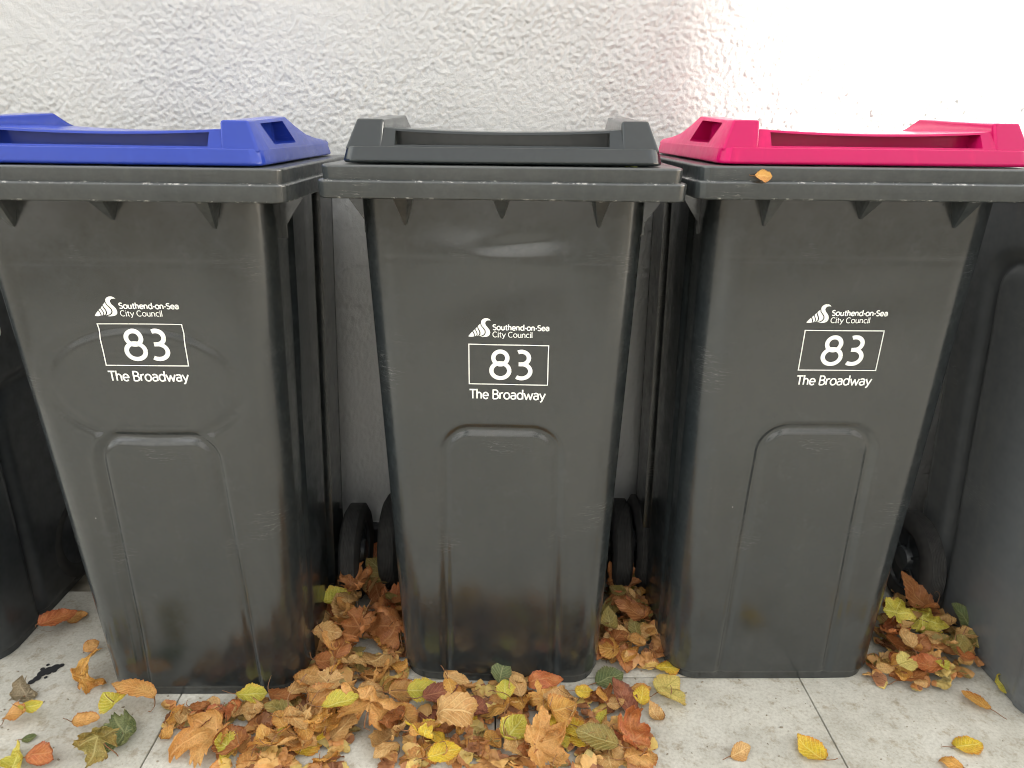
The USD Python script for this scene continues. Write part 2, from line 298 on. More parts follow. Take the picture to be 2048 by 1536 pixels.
obj('wall_core', bxm(-7, 14, 0.012, 0.3, 0, 5.2), M_wall, wall, smooth=False)
pl = rhull([(x, y, z) for x in (-6.99, 13.99) for y in (-0.024, 0.01) for z in (-0.02, 0.083)], 0.005, 8)
obj('plinth', pl, M_plinth, wall)
# white chippings in the strip between slabs and wall
peb = []
for k in range(260):
    px = rng.uniform(-1.05, 1.05); s = rng.uniform(0.003, 0.008)
    c = trimesh.creation.icosphere(1, s); c.vertices *= rng.uniform(.7, 1.25, (1, 3)) * (1 + 0.2 * rng.standard_normal((len(c.vertices), 1)))
    c.apply_translation((px, rng.uniform(WALL_Y - 0.055, WALL_Y - 0.033), -0.01 + rng.uniform(0, .012))); peb.append(c)
obj('gravel', trimesh.util.concatenate(peb), M_peb, kind='stuff', smooth=True, label='pale stone chippings along the foot of the black plinth', category='gravel')

# ------------------------------------------------------------------ the house across the yard, whose shade falls on bins and wall
HY = -5.2
X1 = 0.54 + (WALL_Y - HY) * math.tan(SUN_AZ)
M_house = mat('house_render', {'g': ('geometry', {}), 'n': ('noise_texture', {'scale': 1.2, 'detail': 5}), 'r': ('rgb_ramp', {'ramp': [(0.3, (0.74, 0.735, 0.71)), (0.7, (0.80, 0.795, 0.775))]}),
    'p': ('principled_bsdf', {'roughness': 0.8})}, [('g.position', 'n.vector'), ('n.fac', 'r.fac'), ('r.color', 'p.base_color')])
M_slate = mat('roof_slate', {'p': ('principled_bsdf', {'base_color': (0.07, 0.07, 0.075), 'roughness': 0.6})}, [])
M_glass = mat('dark_pane', {'p': ('principled_bsdf', {'base_color': (0.03, 0.035, 0.04), 'roughness': 0.05})}, [])
M_frame = mat('white_frame', {'p': ('principled_bsdf', {'base_color': (0.75, 0.75, 0.74), 'roughness': 0.4})}, [])
hs = thing('house', label='pale house on the far side of the yard, out of frame', category='house')
obj('wall', bxm(-14, X1, HY - 7, HY, 0, 4.1), M_house, hs, smooth=False)
obj('roof', ptshull([(x, y, 4.103) for x in (-14.3, X1 ) for y in (HY - 7.3, HY + .3)] + [(x, HY - 3.5, 5.3) for x in (-14.3, X1)]), M_slate, hs, smooth=False)
for k in range(9):
    for z in (0.5, 2.35):
        x = -12 + 3.1 * k
        w = obj('window', bxm(x, x + 1.2, HY - .02, HY + .03, z, z + 1.3) - bxm(x + .08, x + 1.12, HY - .1, HY + .1, z + .08, z + 1.22), M_frame, hs, smooth=False)
        obj('pane', bxm(x + .08, x + 1.12, HY + .004, HY + .012, z + .08, z + 1.22), M_glass, w, smooth=False)

# ------------------------------------------------------------------ wheelie bins
def arch_sdf(x, z, a, top, r=0.045):
    qx = np.abs(x) - (a - r); qz = np.abs(z + 0.3) - (top + 0.3 - r)
    return np.hypot(np.maximum(qx, 0), np.maximum(qz, 0)) + np.minimum(np.maximum(qx, qz), 0) - r
H_BODY = 0.957
class Bin:
    def __init__(s, seed, hw_top=0.2255, hw_bot=0.1985, depth=0.418, lean=0.034, dents=(), ring=None, side_arch=None, front_arch=True, gauge=0.252):
        s.__dict__.update(locals())
    def hw(s, z): return s.hw_bot + (s.hw_top - s.hw_bot) * z / H_BODY
    def front(s, x, z):
        x, z = np.broadcast_arrays(np.asarray(x, float), np.asarray(z, float))
        y = s.lean * (1 - z / H_BODY)
        # gentle bulge, random waviness
        p = np.stack([x * 5, z * 4, 0 * x + s.seed * 3.7], -1)
        y = y + (meshkit.fbm(p, 2, s.seed) - 0.5) * 0.007
        if s.front_arch:
            a = 0.108 - 0.011 * np.clip(z / .56, 0, 1)
            d = arch_sdf(x, z, a, 0.566)
            fade = smoothstep(0.002, 0.03, z)
            y = y + fade * (0.0056 * np.exp(-(d / 0.0076) ** 2) - 0.0012 * np.exp(-((d - 0.014) / 0.005) ** 2)) + 0.0008 * smoothstep(0.008, -0.010, d) * fade
        # seam where the mould parts meet
        y = y + 0.0005 * np.exp(-((z - 0.862) / 0.002) ** 2)
        for (dx, dz, sx, sz, amp, rot) in s.dents:
            c, q = math.cos(rot), math.sin(rot)
            u = ((x - dx) * c + (z - dz) * q) / sx; v = (-(x - dx) * q + (z - dz) * c) / sz
            y = y + amp * np.exp(-u * u - v * v)
        if s.ring:
            dx, dz, sx, sz, amp = s.ring
            rr = np.hypot((x - dx) / sx, (z - dz) / sz)
            y = y + amp * np.exp(-((rr - 1) / 0.09) ** 2) + amp * 0.5 * smoothstep(1, .6, rr)
        return y
    def body(s, fine=True):
        r, rb = 0.058, 0.03
        dx = 0.0035 if fine else 0.008
        zz = np.concatenate([[0.0, 0.004, 0.0150, 0.0170], np.arange(0.0195, H_BODY, 0.0045 if fine else 0.01), [H_BODY]])
        rows = []
        n_f = int(2 * (0.2 - r) / dx)
        for z in zz:
            w = s.hw(z); f0 = s.lean * (1 - z / H_BODY); D = s.depth
            inset = 0.0
            if z < 0.0172: inset = 0.0042 if z < .016 else 0.0030
            t = np.linspace(-1, 1, n_f)
            fx = t * (w - r); fy = np.full(n_f, f0)
            # right corner, side, rear
            an = np.linspace(0, math.pi / 2, 16)[1:]
            cx = (w - r) + r * np.sin(an); cy = f0 + r - r * np.cos(an)
            prof = [(f0 + r + 0.01, 0), (0.120, 0), (0.128, .005), (0.20, .007), (0.255, .006), (0.268, .004), (0.270, -.014), (0.296, -.014), (0.298, .012), (D - 0.02, .012)]
            if s.side_arch:
                yy = np.linspace(f0 + r + .008, D - rb, 70)
                y0, y1, top = s.side_arch
                d = arch_sdf(yy - (y0 + y1) / 2, z, (y1 - y0) / 2, top, 0.06)
                off = -0.015 * np.exp(-(d / 0.014) ** 2) - 0.003 * smoothstep(0.004, -.01, d)
                prof = list(zip(yy, off))
            if not s.side_arch:
                k = np.array(prof); yy = np.sort(np.concatenate([k[:, 0], np.linspace(k[0, 0] + .0007, k[-1, 0] - .0007, 22)]))
                prof = list(zip(yy, np.interp(yy, k[:, 0], k[:, 1])))
            sx = np.array([w + o for _, o in prof]); sy = np.array([q for q, _ in prof])
            ab = np.linspace(0, math.pi / 2, 6)
            bx_ = (sx[-1] - rb) + rb * np.cos(ab); by_ = D - rb + rb * np.sin(ab)
            rx = np.concatenate([cx, sx, bx_]); ry = np.concatenate([cy, sy, by_])
            px = np.concatenate([fx, rx, -rx[::-1]]); py = np.concatenate([fy, ry, ry[::-1]])
            pz = np.full(len(px), z)
            # front relief fades round the corners
            wt = np.clip(1 - (py - f0) / 0.03, 0, 1)
            dy = s.front(px, pz) - s.lean * (1 - pz / H_BODY)
            py = py + wt * dy
            if inset:
                px = px * (1 - inset / w); py = py + inset * np.where(py < f0 + r, 1, 0)
            rows.append(np.stack([px, py, pz], -1))
        R = np.array(rows); nz, n = R.shape[:2]
        V = R.reshape(-1, 3); I = np.arange(nz * n).reshape(nz, n); J_ = np.roll(I, -1, 1)
        F = np.stack([I[:-1], J_[:-1], J_[1:], I[1:]], -1).reshape(-1, 4)
        F = np.vstack([F[:, [0, 1, 2]], F[:, [0, 2, 3]]])
        c0 = len(V); V = np.vstack([V, [[0, .2, 0.001]], [[0, .2, H_BODY]]])
        F = np.vstack([F, np.stack([J_[0], I[0], np.full(n, c0)], -1), np.stack([I[-1], J_[-1], np.full(n, c0 + 1)], -1)])
        return trimesh.Trimesh(V, F, process=False)

def plan_ring(hx, y0, y1, z, R=0.016):
    out = []
    for sx, sy in ((1, 1), (1, -1), (-1, 1), (-1, -1)):
        for a in np.linspace(0, math.pi / 2, 5):
            cx = hx - R; cy = (y1 - R) if sy > 0 else (y0 + R)
            out.append((sx * (cx + R * math.cos(a)), cy + sy * R * math.sin(a), z))
    return out
def rim_mesh(depth):
    r = 0.0038
    low = rhull(plan_ring(0.2710 - r, -0.046 + r, depth + .03, 0.957 + r) + plan_ring(0.2720 - r, -0.047 + r, depth + .03, 0.9835 - r), r, 10)
    up = rhull(plan_ring(0.2645 - r, -0.039 + r, depth + .024, 0.975 + r) + plan_ring(0.2660 - r, -0.0405 + r, depth + .024, 1.0045 - r), r, 10)
    return low + up
def lid_mesh():
    r = 0.0035
    P = lambda *a: rhull(a, r, 10)
    sk = rhull(plan_ring(0.2315 - r, -0.028 + r, 0.425, 1.0065 + r, 0.02) + plan_ring(0.228 - r, -0.022 + r, 0.42, 1.0298 - r, 0.02) , r, 10)
    # centre panel: a lip that sags in the middle and runs down to the hinge
    sag = lambda x: 1.0560 - 0.0052 * (1 - (x / 0.172) ** 2)
    seg = np.linspace(-0.174, 0.174, 13)
    parts = [sk]
    for a, b in zip(seg[:-1], seg[1:]):
        pts = []
        for x in (a, b):
            zt = sag(x)
            for y, z in ((-0.012, 1.026), (0.004, zt - r), (0.10, zt - .003), (0.22, zt - .004), (0.40, 1.036), (0.41, 1.026)):
                pts.append((x, y, z))
        parts.append(rhull(pts, r, 8))
    for s in (-1, 1):
        st = [(-0.012, 1.028, .008), (0.003, 1.0668, 0), (0.10, 1.0705, 0), (0.20, 1.075, 0), (0.232, 1.062, 0), (0.28, 1.047, 0), (0.34, 1.039, 0), (0.41, 1.034, 0)]
        for (ya, za, _), (yb, zb, _) in zip(st[1:-1], st[2:]):
            pts = []
            for y, z in ((ya, za), (yb, zb)):
                k = (z - 1.03) / 0.034
                pts += [(s * 0.1745, y, z - r), (s * (0.2225 - 0.014 * k), y, z - r), (s * 0.224, y, 1.027), (s * 0.1745, y, 1.027)]
            parts.append(rhull(pts, r, 8))
        parts.append(rhull([(s * .178, -0.010, 1.027), (s * .2215, -0.010, 1.027), (s * .176, .003, 1.0633), (s * .207, .003, 1.0633), (s * .176, .03, 1.027), (s * .2235, .03, 1.027), (s * .176, .03, 1.0638), (s * .207, .03, 1.0638)], .0045, 14))
    lid = parts[0]
    for q in parts[1:]: lid = lid + q
    # grab pocket under the lip
    sg = np.linspace(-0.155, 0.155, 11); cut = None
    for a, b in zip(sg[:-1], sg[1:]):
        e = 0.002
        pts = []
        for x in (a - e * (a > -.154), b + e * (b < .154)):
            zt = sag(x) - 0.0038
            pts += [(x, -0.05, 1.0322), (x, -0.05, zt), (x, 0.024, 1.0316), (x, 0.024, zt)]
        h = ptshull(pts); cut = h if cut is None else cut + h
    lid = lid - cut
    for s in (-1, 1):
        pk = rhull([(s * xx_, y, z) for xx_ in (0.192, 0.26) for y, z in ((0.070, 1.0365), (0.185, 1.0365), (0.172, 1.0655), (0.055, 1.0615))], 0.0025, 8)
        lid = lid - pk
    return lid
def wheel_meshes():
    R, w = 0.112, 0.046
    prof = [(0.070, -w / 2 + .004), (0.080, -w / 2), (0.099, -w / 2), (0.1085, -w / 2 + .006)]
    for t in np.linspace(-w / 2 + .009, w / 2 - .009, 9):
        prof += [(R, t - .0012), (R - 0.0009, t), (R, t + .0012)]
    prof += [(0.1085, w / 2 - .006), (0.099, w / 2), (0.080, w / 2), (0.070, w / 2 - .004), (0.070, -w / 2 + .004)]
    tyre = trimesh.creation.revolve(np.array(prof), sections=64)
    hub = trimesh.creation.revolve(np.array([(0.0, -0.012), (0.068, -0.012), (0.0705, -0.019), (0.0705, 0.019), (0.068, 0.012), (0.03, 0.010), (0.026, 0.022), (0.012, 0.024), (0, 0.024)]), sections=48)
    sp = [hub]
    for k in range(6):
        q = trimesh.creation.box((0.044, 0.006, 0.03)); q.apply_translation((0.046, 0, 0)); q.apply_transform(trimesh.transformations.rotation_matrix(k * math.pi / 3, (0, 0, 1))); sp.append(q)
    T = trimesh.transformations.rotation_matrix(math.pi / 2, (0, 1, 0))
    hub = trimesh.util.concatenate(sp); tyre.apply_transform(T); hub.apply_transform(T)
    return tyre, hub
TYRE, HUB = wheel_meshes()
LID = lid_mesh()

def conform(b, poly, x0, z0, s=1.0, depth=0.0005):
    """lays a flat print (shapely, in metres) on the bin's front"""
    out = []
    for g in getattr(poly, 'geoms', [poly]):
        if g.area < 1e-9: continue
        v, f = trimesh.creation.triangulate_polygon(g, engine='earcut')
        v3 = np.column_stack([v, np.zeros(len(v))])
        v3, f = trimesh.remesh.subdivide_to_size(v3, f, 0.006, max_iter=12)
        out.append(trimesh.Trimesh(v3, f, process=False))
    m = trimesh.util.concatenate(out)
    v = m.vertices.copy(); x = v[:, 0] * s + x0; z = v[:, 1] * s + z0
    m.vertices = np.column_stack([x, b.front(x, z) - 0.0007, z])
    if (np.cross(m.vertices[m.faces[:, 1]] - m.vertices[m.faces[:, 0]], m.vertices[m.faces[:, 2]] - m.vertices[m.faces[:, 0]])[:, 1].sum()) > 0: m.invert()
    return m

# ---- lettering drawn as strokes (a plain round sans), units: x-height 0.5, cap height 0.72
def arc(cx, cy, rx, ry, a0, a1, n=18):
    t = np.radians(np.linspace(a0, a1, n)); return list(zip(cx + rx * np.cos(t), cy + ry * np.sin(t)))
G = {  # glyph: (advance, [polylines])
    'T': (.50, [[(0, .70), (.46, .70)], [(.23, .70), (.23, 0)]]),
    'h': (.44, [[(.04, .76), (.04, 0)], arc(.19, .30, .15, .19, 180, 0) + [(.34, 0)]]),
    'e': (.47, [[(.04, .25)] + [(.41, .25)] + arc(.225, .245, .19, .25, 2, 320)]),
    'B': (.50, [[(.05, 0), (.05, .70), (.22, .70)] + arc(.22, .535, .16, .165, 90, -90) + [(.05, .37)], [(.22, .37)] + arc(.22, .185, .20, .185, 90, -90) + [(.05, 0)]]),
    'r': (.30, [[(.04, .49), (.04, 0)], arc(.22, .27, .18, .215, 180, 75)]),
    'o': (.50, [arc(.235, .245, .20, .25, 0, 360, 30)]),
    'a': (.46, [arc(.20, .36, .16, .135, 150, 0) + [(.36, 0)], [(.36, .28), (.2, .28)] + arc(.19, .14, .15, .14, 90, 290) + [(.36, .07)]]),
    'd': (.51, [arc(.225, .245, .19, .25, 20, 340, 28), [(.41, .76), (.41, 0)]]),
    'w': (.66, [[(.01, .49), (.17, 0), (.315, .42), (.46, 0), (.62, .49)]]),
    'y': (.44, [[(.01, .49), (.21, .02)], [(.40, .49), (.21, .02), (.15, -.13), (.05, -.20)]]),
    'S': (.46, [arc(.22, .535, .17, .165, 35, 250, 18) + arc(.22, .185, .18, .185, 75, -150, 18)]),
    'u': (.48, [[(.05, .49)] + arc(.21, .18, .16, .18, 180, 360) + [(.37, .49)], [(.37, .2), (.37, 0)]]),
    't': (.31, [[(.12, .66)] + arc(.22, .10, .10, .10, 180, 285), [(.0, .48), (.25, .48)]]),
    'n': (.47, [[(.04, .49), (.04, 0)], arc(.20, .30, .16, .19, 180, 0) + [(.36, 0)]]),
    '.': (.22, [[(.10, .27), (.105, .27)]]),
    'C': (.58, [arc(.30, .35, .27, .355, 48, 312, 26)]),
    'i': (.16, [[(.06, .49), (.06, 0)], [(.06, .67), (.063, .67)]]),
    'c': (.42, [arc(.22, .245, .19, .25, 50, 310, 22)]),
    'l': (.15, [[(.06, .76), (.06, 0)]]),
    ' ': (.24, []),
    '8': (.60, [arc(.27, .53, .175, .175, 0, 360, 36), arc(.27, .185, .225, .205, 0, 360, 36)]),
    '3': (.56, [arc(.20, .54, .185, .17, 118, -90, 24) + [(.13, .37)], [(.13, .37), (.20, .37)] + arc(.20, .18, .225, .195, 88, -125, 26)]),
}
SERIF = {'h': [(.04, 0), (.34, 0)], 'r': [(.04, 0)], 'n': [(.04, 0), (.36, 0)], 'i': [(.06, 0)], 'l': [(.06, 0)], 'd': [(.44, 0)], 'u': [(.40, 0)]}
def text(s, cap, weight, slab=False, width=None, track=0.0):
    x, out = 0.0, []
    for ch in s:
        adv, lines = G[ch]
        for l in lines:
            wt = weight * (1.35 if ch == '.' else 1)
            out.append(LineString([(x + p, q) for p, q in l]).buffer(wt / 2, cap_style=1 if ch in '.' else 2 if ch not in 'i' else 3, join_style=1))
        if slab:
            for (p, q) in SERIF.get(ch, []):
                out.append(sbox(x + p - .075, q, x + p + .075, q + weight * .7))
        x += adv + track
    u = unary_union(out)
    k = cap / 0.72
    u = affinity.scale(u, k, k, origin=(0, 0))
    b0 = u.bounds
    if width: u = affinity.scale(u, width / (b0[2] - b0[0]), 1, origin=(b0[0], 0))
    return affinity.translate(u, -u.bounds[0], 0)
def emblem():
    P = lambda *p: Polygon([((x - 440) / 160.0, (376 - y) / 160.0) for x, y in p])
    sm = lambda g, r=0.02: g.buffer(-r).buffer(2 * r).buffer(-r)
    pcs = [P((440, 370), (458, 345), (482, 318), (494, 336), (500, 358), (499, 372), (480, 376), (450, 376)),
           P((487, 313), (508, 295), (516, 312), (526, 335), (528, 352), (520, 366), (505, 371), (506, 352), (498, 330)),
           P((512, 291), (531, 268), (538, 290), (552, 318), (554, 340), (546, 358), (527, 369), (534, 350), (530, 328), (519, 308)),
           P((535, 263), (563, 234), (568, 258), (590, 285), (606, 308), (608, 330), (598, 348), (575, 361), (545, 369), (560, 352), (563, 332), (556, 308), (543, 286)),
           P((567, 230), (570, 208), (585, 190), (608, 179), (632, 178), (655, 188), (671, 207), (650, 203), (630, 206), (616, 218), (612, 234), (620, 254), (640, 276), (656, 298), (663, 322), (660, 346), (646, 364), (622, 374), (585, 377), (552, 374), (588, 364), (608, 348), (616, 328), (613, 306), (598, 284), (576, 260))]
    return unary_union([sm(p, .008).buffer(-.011) for p in pcs])
EMB = emblem()

def build_bin(b, lid_mat, body_mat, rim_mat, loc, rot, label, print_at=None, fine=True, lid_label=None):
    t = thing('wheelie_bin', loc, rot, label=label, category='wheelie bin')
    obj('body', b.body(fine), body_mat, t, smooth=40)
    obj('rim', rim_mesh(b.depth), rim_mat, t, smooth=25)
    lid = LID.scale((1.02, (b.depth + .01) / 0.42, 1))
    obj('lid', lid, lid_mat, t, smooth=28, label=lid_label)
    # brackets under the rim
    for x in (-0.149, 0.0, 0.149):
        z1 = 0.914 if x else 0.926
        y1 = float(b.front(x, z1))
        g = ptshull([(x + s, -0.040, 0.9575) for s in (-.010, .010)] + [(x + s, -0.034, 0.9575) for s in (-.012, .012)] + [(x + s * .9, float(b.front(x, 0.957)) + .004, 0.9575) for s in (-.016, .016)] +
                    [(x + s, y1 - .002, z1) for s in (-.0016, .0016)] + [(x + s, y1 + .004, z1) for s in (-.003, .003)])
        obj('bracket', g, rim_mat, t, smooth=False)
    for s in (-1, 1):
        pts = [(0.264, 0.9575), (0.210, 0.9575), (0.210, 0.890), (0.2315, 0.890), (0.2315, 0.911)]
        for y in (0.088,):
            cs = m3.CrossSection([np.array(pts)[::1] * (s, 1) if s > 0 else (np.array(pts) * (-1, 1))[::-1]], m3.FillRule.NonZero)
            g = cs.extrude(0.005).transform(np.array([[1, 0, 0, 0], [0, 0, -1, y], [0, 1, 0, 0]], float))
            obj('side_bracket', g, body_mat, t, smooth=False)
    obj('axle', trimesh.creation.cylinder(0.011, 2 * b.gauge + .03, sections=20, transform=trimesh.transformations.translation_matrix((0, b.depth - .045, .112)) @ trimesh.transformations.rotation_matrix(math.pi / 2, (0, 1, 0))), M_bin2, t)
    for s in (-1, 1):
        ty = TYRE.copy(); hb = HUB.copy()
        if s < 0: hb.apply_transform(trimesh.transformations.rotation_matrix(math.pi, (0, 0, 1)))
        for q in (ty, hb): q.apply_translation((s * b.gauge, b.depth - .045, 0.112))
        w = obj('wheel', ty, M_rub, t, smooth=35); obj('hub', hb, M_bin2, w, smooth=30)
    hd = [rhull([(-.2, b.depth + .045, .985), (.2, b.depth + .045, .985)], .012, 12)] + [rhull([(s * .2, b.depth + .045, .985), (s * .2, b.depth, .97)], .012, 12) for s in (-1, 1)]
    obj('handle', hd[0] + hd[1] + hd[2], body_mat, t)
    if print_at:
        fx, fz = print_at        # centre of the number frame
        W_, H_ = 0.133, 0.0715
        fr = sbox(-W_ / 2, -H_ / 2, W_ / 2, H_ / 2); fr = fr - fr.buffer(-0.00165, join_style=2)
        obj('number_frame', conform(b, fr, fx, fz), M_print, t, smooth=True)
        num = text('83', 0.055, 0.082 * 1.33, track=0.0); bb = num.bounds
        num = affinity.scale(num, 0.0720 / (bb[2] - bb[0]), 0.0545 / (bb[3] - bb[1]), origin=(0, 0)); bb = num.bounds
        obj('house_number', conform(b, affinity.translate(num, -(bb[0] + bb[2]) / 2 + .004, -(bb[1] + bb[3]) / 2), fx, fz), M_print, t, smooth=True)
        obj('street_name', conform(b, text('The Broadway', 0.0165, 0.108, width=0.129), fx - .0655, fz - 0.0615), M_print, t, smooth=True)
        obj('council_emblem', conform(b, affinity.scale(EMB, 0.0262, 0.0262, origin=(0, 0)), fx - .0665, fz + .0475), M_print, t, smooth=True)
        n1 = text('Southend.on.Sea', 0.0090, 0.135, True, width=0.0925, track=.02); n2 = text('City Council', 0.0090, 0.088, True, width=0.0655, track=.02)
        obj('council_name', conform(b, unary_union([affinity.translate(n1, 0, .0122), n2]), fx - .0265, fz + .0482), M_print, t, smooth=True)
    return t

B2 = Bin(2, dents=[(-.05, .18, .12, .06, .002, .3), (.10, .80, .05, .09, .0015, 0)], hw_bot=.190, ring=(0.0, 0.660, 0.158, 0.100, 0.0029), gauge=.242)
B3 = Bin(3, gauge=.270, dents=[(0.02, .885, .05, .011, .0035, .12), (0.0, .865, .10, .025, -.003, -.1), (-.03, .80, .09, .05, .0035, .25), (.11, .76, .02, .10, .002, .15), (-.06, .15, .09, .08, .002, 0)])
B4 = Bin(4, hw_top=.229, hw_bot=.211, gauge=.215, dents=[(.05, .80, .12, .05, .0016, .2), (-.10, .40, .06, .12, .0015, 0)])
B1 = Bin(1, lean=.06, hw_top=.212, hw_bot=.1915, depth=0.44, side_arch=(0.21, 0.40, 0.55), front_arch=False, gauge=.17)
B5 = Bin(5, hw_top=.252, hw_bot=.1915, gauge=.228, depth=0.50, lean=.06, side_arch=(0.04, 0.385, 0.83), front_arch=False)
B6 = Bin(6, lean=.06, front_arch=False)
BINS = [
    (B2, (-0.585, 1.084, 0), (0, 0.6, 0.0)), (B3, (-0.003, 1.111, 0), (0, 0.35, -2.4)), (B4, (0.5515, 1.113, 0), (0, 0.45, 0.0)),
    (B1, (-1.225, 1.14, 0), (0, 0, 0)), (B5, (1.188, 0.955, 0), (0, 0, 0)), (B6, (2.02, 1.10, 0), (0, 0, 0))]
t2 = build_bin(B2, M_blue, M_bin, M_rim, BINS[0][1], BINS[0][2], 'charcoal wheelie bin with a bright blue lid, numbered 83', print_at=(0.009, 0.7290))
t3 = build_bin(B3, M_dlid, M_bin, M_rim, BINS[1][1], BINS[1][2], 'charcoal wheelie bin with a dark lid, numbered 83, between blue and pink lids', print_at=(0.012, 0.6865))
t4 = build_bin(B4, M_pink, M_bin, M_rim, BINS[2][1], BINS[2][2], 'charcoal wheelie bin with a bright pink lid, numbered 83', print_at=(0.010, 0.7100))
t1 = build_bin(B1, M_bin2, M_bin2, M_bin2, BINS[3][1], BINS[3][2], 'black wheelie bin cut off by the left edge, beside the blue lidded bin', fine=False)
t5 = build_bin(B5, M_bin2, M_bin5, M_bin5, BINS[4][1], BINS[4][2], 'slate grey wheelie bin cut off by the right edge, beside the pink lidded bin', fine=False)

t6 = build_bin(B6, M_bin2, M_bin2, M_bin2, BINS[5][1], BINS[5][2], 'black wheelie bin next in the row, out of frame past the slate grey bin', fine=False)

# ------------------------------------------------------------------ leaves
def bend(v, phi, s0, k):
    d = np.array([math.cos(phi), math.sin(phi)]); n = np.array([-d[1], d[0]])
    s = v[:, :2] @ d; q = v[:, :2] @ n; z = v[:, 2]
    e = np.maximum(s - s0, 0); a = e * k
    ss = np.where(e > 0, s0 + np.sin(a) / k - z * np.sin(a), s); zz_ = np.where(e > 0, (1 - np.cos(a)) / k + z * np.cos(a), z)
    return np.column_stack([np.outer(ss, d) + np.outer(q, n), zz_])
def leaf_mesh(kind, L, rg, curl=1.0):
    """kinds: ovate, round, long, lobed. Returns vertices, faces, uv (u along a vein, v across, +-1 at the edge)."""
    if kind == 'lobed':
        nr, nt = 11, 96
        lob = np.radians([-115, -58, 0, 58, 115]); ll = np.array([.60, .86, 1.0, .86, .60]) * L * .66
        th = np.linspace(-math.pi, math.pi, nt, endpoint=False)
        R = np.full(nt, .33 * L)
        near = np.zeros(nt)
        for a, l in zip(lob, ll):
            d = np.abs((th - a + math.pi) % (2 * math.pi) - math.pi)
            rr = l * np.clip(1 - (d / math.radians(46)) ** 1.35, 0, 1) ** .75
            R = np.maximum(R, rr)
        R = R * (1 + .10 * np.sign(np.sin(th * 23 + rg.uniform(0, 6))) * np.clip(R / L - .25, 0, 1)) * (1 + .06 * rg.standard_normal(nt))
        base = np.abs(np.abs(th) - math.pi) < .25; R = np.where(base, R * .45, R)
        fr = np.linspace(0, 1, nr)
        rr = fr[:, None] * R[None]; X_ = rr * np.cos(th); Y_ = rr * np.sin(th)
        da = np.min(np.abs((th[:, None] - lob[None] + math.pi) % (2 * math.pi) - math.pi), 1)
        U_ = np.repeat(fr[:, None], nt, 1); Vv = (rr * np.sin(np.minimum(da, 1.2)) / (0.22 * L)); Vv = np.clip(np.maximum(Vv, (fr[:, None] > .92) * fr[:, None] * .98), 0, 1)
        v = np.stack([X_, Y_, 0 * X_], -1).reshape(-1, 3); uv = np.stack([U_, Vv], -1).reshape(-1, 2)
        I = np.arange(nr * nt).reshape(nr, nt); J_ = np.roll(I, -1, 1)
        F = np.vstack([np.stack([I[:-1], I[1:], J_[1:]], -1).reshape(-1, 3), np.stack([I[:-1], J_[1:], J_[:-1]], -1).reshape(-1, 3)])
        v[:, 2] += .045 * L * np.minimum(np.abs(Vv).ravel(), .7)
        nb = 7; amp = .15
    else:
        nu, nv = 26, 11
        asp = {'ovate': .36, 'round': .44, 'long': .25}[kind] * rg.uniform(.88, 1.12)
        u = np.linspace(0, 1, nu); vv = np.linspace(-1, 1, nv)
        w = asp * L * np.sin(math.pi * u ** rg.uniform(.68, .9)) ** .78 * (1 - .12 * u) + 0.0004
        ser = 1 + .05 * np.where(np.arange(nu) % 2 == 0, 1, -1) * (np.arange(nu) > 2) + .03 * rg.standard_normal(nu)
        U_, Vv = np.meshgrid(u, vv, indexing='ij')
        rag = 1 + .30 * (meshkit.noise(np.stack([U_ * 6, Vv * .8, 0 * U_ + rg.uniform(0, 99)], -1), 4) - .5); edge = np.where(np.abs(Vv) > .99, ser[:, None], 1) * np.where(np.abs(Vv) > .7, rag, 1)
        X_ = (U_ - .5) * L + .10 * L * np.abs(Vv) * 0.6 * np.sin(math.pi * U_); Y_ = Vv * w[:, None] * edge
        Z_ = np.abs(Y_) * rg.uniform(-.10, .38) + .012 * L * np.sin(2 * math.pi * (U_ * 8 - np.abs(Vv) * 2.1)) * np.minimum(np.abs(Vv) * 2, 1)
        v = np.stack([X_, Y_, Z_], -1).reshape(-1, 3); uv = np.stack([U_, Vv], -1).reshape(-1, 2)
        I = np.arange(nu * nv).reshape(nu, nv)
        F = np.stack([I[:-1, :-1], I[1:, :-1], I[1:, 1:], I[:-1, 1:]], -1).reshape(-1, 4); F = np.vstack([F[:, [0, 1, 2]], F[:, [0, 2, 3]]])
        nb = 3; amp = .075
    # stem: thin three-sided tapering stalk
    n = 7; t = np.linspace(0, 1, n); SL = L * rg.uniform(.28, .55); x0 = -.5 * L if kind != 'lobed' else -.06 * L
    sx = x0 + .04 * L - t * SL; sy = .10 * L * rg.uniform(-1, 1) * t ** 2; sz = .05 * L * rg.uniform(-.3, 1) * t ** 2
    rad = np.interp(t, [0, 1], [.0011, .0007]) * (L / .06) ** .4
    sv = np.concatenate([np.stack([sx, sy + rad * math.cos(a), sz + rad * math.sin(a)], -1) for a in (0.5, 2.6, 4.7)])
    K = np.arange(3 * n).reshape(3, n) + len(v); sf = []
    for a in range(3):
        A, Bq = K[a], K[(a + 1) % 3]
        sf += [np.stack([A[:-1], Bq[:-1], Bq[1:]], -1), np.stack([A[:-1], Bq[1:], A[1:]], -1)]
    v = np.vstack([v, sv]); uv = np.vstack([uv, np.tile([[0.0, 0.0]], (len(sv), 1))]); F = np.vstack([F] + sf)
    # crumple: noise, then a few rolled bends
    sd = int(rg.integers(1000))
    p = v / L * 2.6 + sd
    v[:, 2] += (meshkit.noise(v / L * 7.5 + sd, sd + 3) - .5) * amp * .55 * L * curl
    v[:, 2] += (meshkit.fbm(p, 3, sd) - .5) * 2 * amp * L * curl
    v[:, :2] += (np.stack([meshkit.noise(p * 1.3, sd + 5), meshkit.noise(p * 1.3, sd + 9)], -1) - .5) * .06 * L
